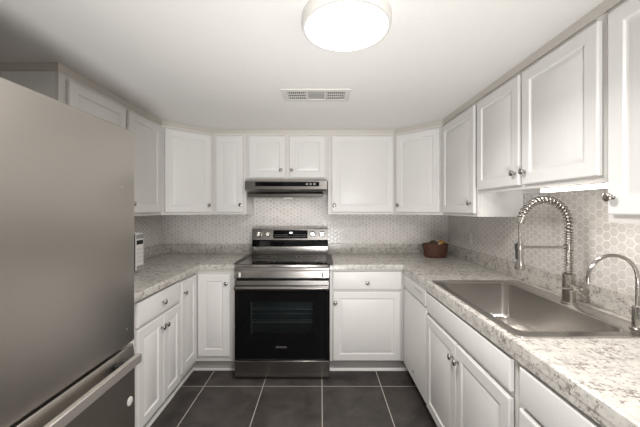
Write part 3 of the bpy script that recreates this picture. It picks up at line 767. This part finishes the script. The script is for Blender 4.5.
def ball(name, label, cat, loc, r, mat, lump=0.0, sq=1.0, grp='things in the basket'):
    bm = B(); bmesh.ops.create_icosphere(bm, subdivisions=3, radius=r)
    for v in bm.verts:
        k = 1+lump*math.sin(v.co.x/r*9)*math.sin(v.co.y/r*8+1)*math.sin(v.co.z/r*7+2)
        v.co *= k; v.co.z *= sq
    o = fin(name, bm, mat, None, smooth=70); o.location = loc; o['label'] = label; o['category'] = cat
    return o
ball('dried_pod', 'rough dark brown ball-shaped pod in the left half of the basket', 'ornament', (bx-0.020, by+0.005, CT1+0.116), 0.048, 'cone', 0.12, 0.9)
ball('wrapped_packet', 'shiny golden yellow packet in the right half of the basket', 'packet', (bx+0.060, by+0.010, CT1+0.139), 0.031, 'gold', 0.12, 0.75)
ball('wrapped_packet', 'small pale cream packet at the front of the basket', 'packet', (bx+0.025, by-0.042, CT1+0.130), 0.017, 'cream', 0.10, 0.7)

# ------------------------------------------------------------------ wall outlet
t = thing('wall_outlet', 'pale switch plate on the hexagon tile of the right wall, near the corner', 'outlet', (XR-0.0062, 2.635, 1.118))
bm = B(); box(bm, -0.005, 0, -0.036, 0.036, -0.058, 0.058); fin('plate', bm, 'vent', t, 0.002)
for z in (-0.024, 0.024):
    bm = B(); box(bm, -0.0065, -0.0051, -0.016, 0.016, z-0.017, z+0.017); fin('socket', bm, 'white_plastic', t, 0.001)

# ------------------------------------------------------------------ under-cabinet light
t = thing('under_cabinet_light', 'bright white LED light bar under the wall cabinet over the sink', 'light', (1.060, 1.245, 1.4755))
boxobj('housing', (-0.016, 0.016, -0.165, 0.19, -0.005, 0.0), 'white_plastic', t, 0.001)
boxobj('diffuser', (-0.014, 0.014, -0.163, 0.188, -0.021, -0.0052), 'led', t, 0.003)
ld = bpy.data.lights.new('bar_light', 'AREA'); ld.shape = 'RECTANGLE'; ld.size = 0.025; ld.size_y = 0.37; ld.energy = BAR_W; ld.color = (1.0, 0.93, 0.85)
o = bpy.data.objects.new('bar_light', ld); COL.objects.link(o); o.parent = t; o.location = (0, 0, -0.0235)

# ------------------------------------------------------------------ ceiling lamps and vent
def disc_lamp(label, x, y, watts, r=0.172):
    t = thing('ceiling_lamp', label, 'ceiling light', (x, y, ZC), 0, 'round flush ceiling lamps')
    bm = B(); lathe(bm, [(r-0.012, -0.0005), (r, -0.006), (r, -0.036), (r-0.003, -0.047), (r-0.012, -0.048), (r-0.013, -0.030), (r-0.03, -0.028)], (0, 0, 0), 'z', 64)
    fin('rim', bm, 'vent', t, smooth=40)
    bm = B(); lathe(bm, [(r-0.0145, -0.031), (r-0.0145, -0.042), (r*0.80, -0.044), (r*0.4, -0.045), (0.01, -0.0455)], (0, 0, 0), 'z', 64)
    fin('diffuser', bm, 'diffuser', t, smooth=60)
    ld = bpy.data.lights.new('lamp_glow', 'AREA'); ld.shape = 'DISK'; ld.size = 2*r-0.04; ld.spread = math.radians(150 if watts == LAMP_W else 180); ld.energy = watts; ld.color = WARM
    o = bpy.data.objects.new('lamp_glow', ld); COL.objects.link(o); o.parent = t; o.location = (0, 0, -0.052)
    return t
disc_lamp('round white flush ceiling lamp, lit, at the top of the view', 0.098, 1.165, LAMP_W)
disc_lamp('unseen round flush fill lamp added on the ceiling behind the viewpoint', 0.7, -0.75, REAR_FILL_W)  # added for fill, mainly on the left-hand surfaces

t = thing('ceiling_vent', 'white rectangular three-section air vent in the ceiling', 'vent', (-0.028, 1.955, ZC))
bm = B(); xs = [-0.222, -0.186, -0.070, -0.056, 0.050, 0.064, 0.180, 0.216]; y0, y1 = -0.100, 0.100; iy0, iy1 = -0.066, 0.066
box(bm, xs[0], xs[-1], y0, iy0, -0.008, -0.0005); box(bm, xs[0], xs[-1], iy1, y1, -0.008, -0.0005)
for a, b_ in ((0, 1), (2, 3), (4, 5), (6, 7)): box(bm, xs[a], xs[b_], iy0, iy1, -0.008, -0.0005)
fin('frame', bm, 'vent', t, 0.0015)
bm = B(); box(bm, xs[1], xs[6], iy0, iy1, -0.0022, -0.0004); fin('backing', bm, 'vent_dark', t)
for a, b_, kind in ((1, 2, 'v'), (3, 4, 'h'), (5, 6, 'v')):
    bm = B()
    if kind == 'v':
        m = 9
        for k in range(m):
            x = xs[a]+(xs[b_]-xs[a])*(k+0.5)/m; box(bm, x-0.0024, x+0.0024, iy0, iy1, -0.0075, -0.0026)
        for y in (-0.022, 0.022): box(bm, xs[a], xs[b_], y-0.002, y+0.002, -0.0070, -0.0026)
    else:
        for k in range(10):
            y = iy0+(iy1-iy0)*(k+0.5)/10; box(bm, xs[a], xs[b_], y-0.0022, y+0.0022, -0.0034, -0.0024)
    fin('louvre', bm, 'vent', t)
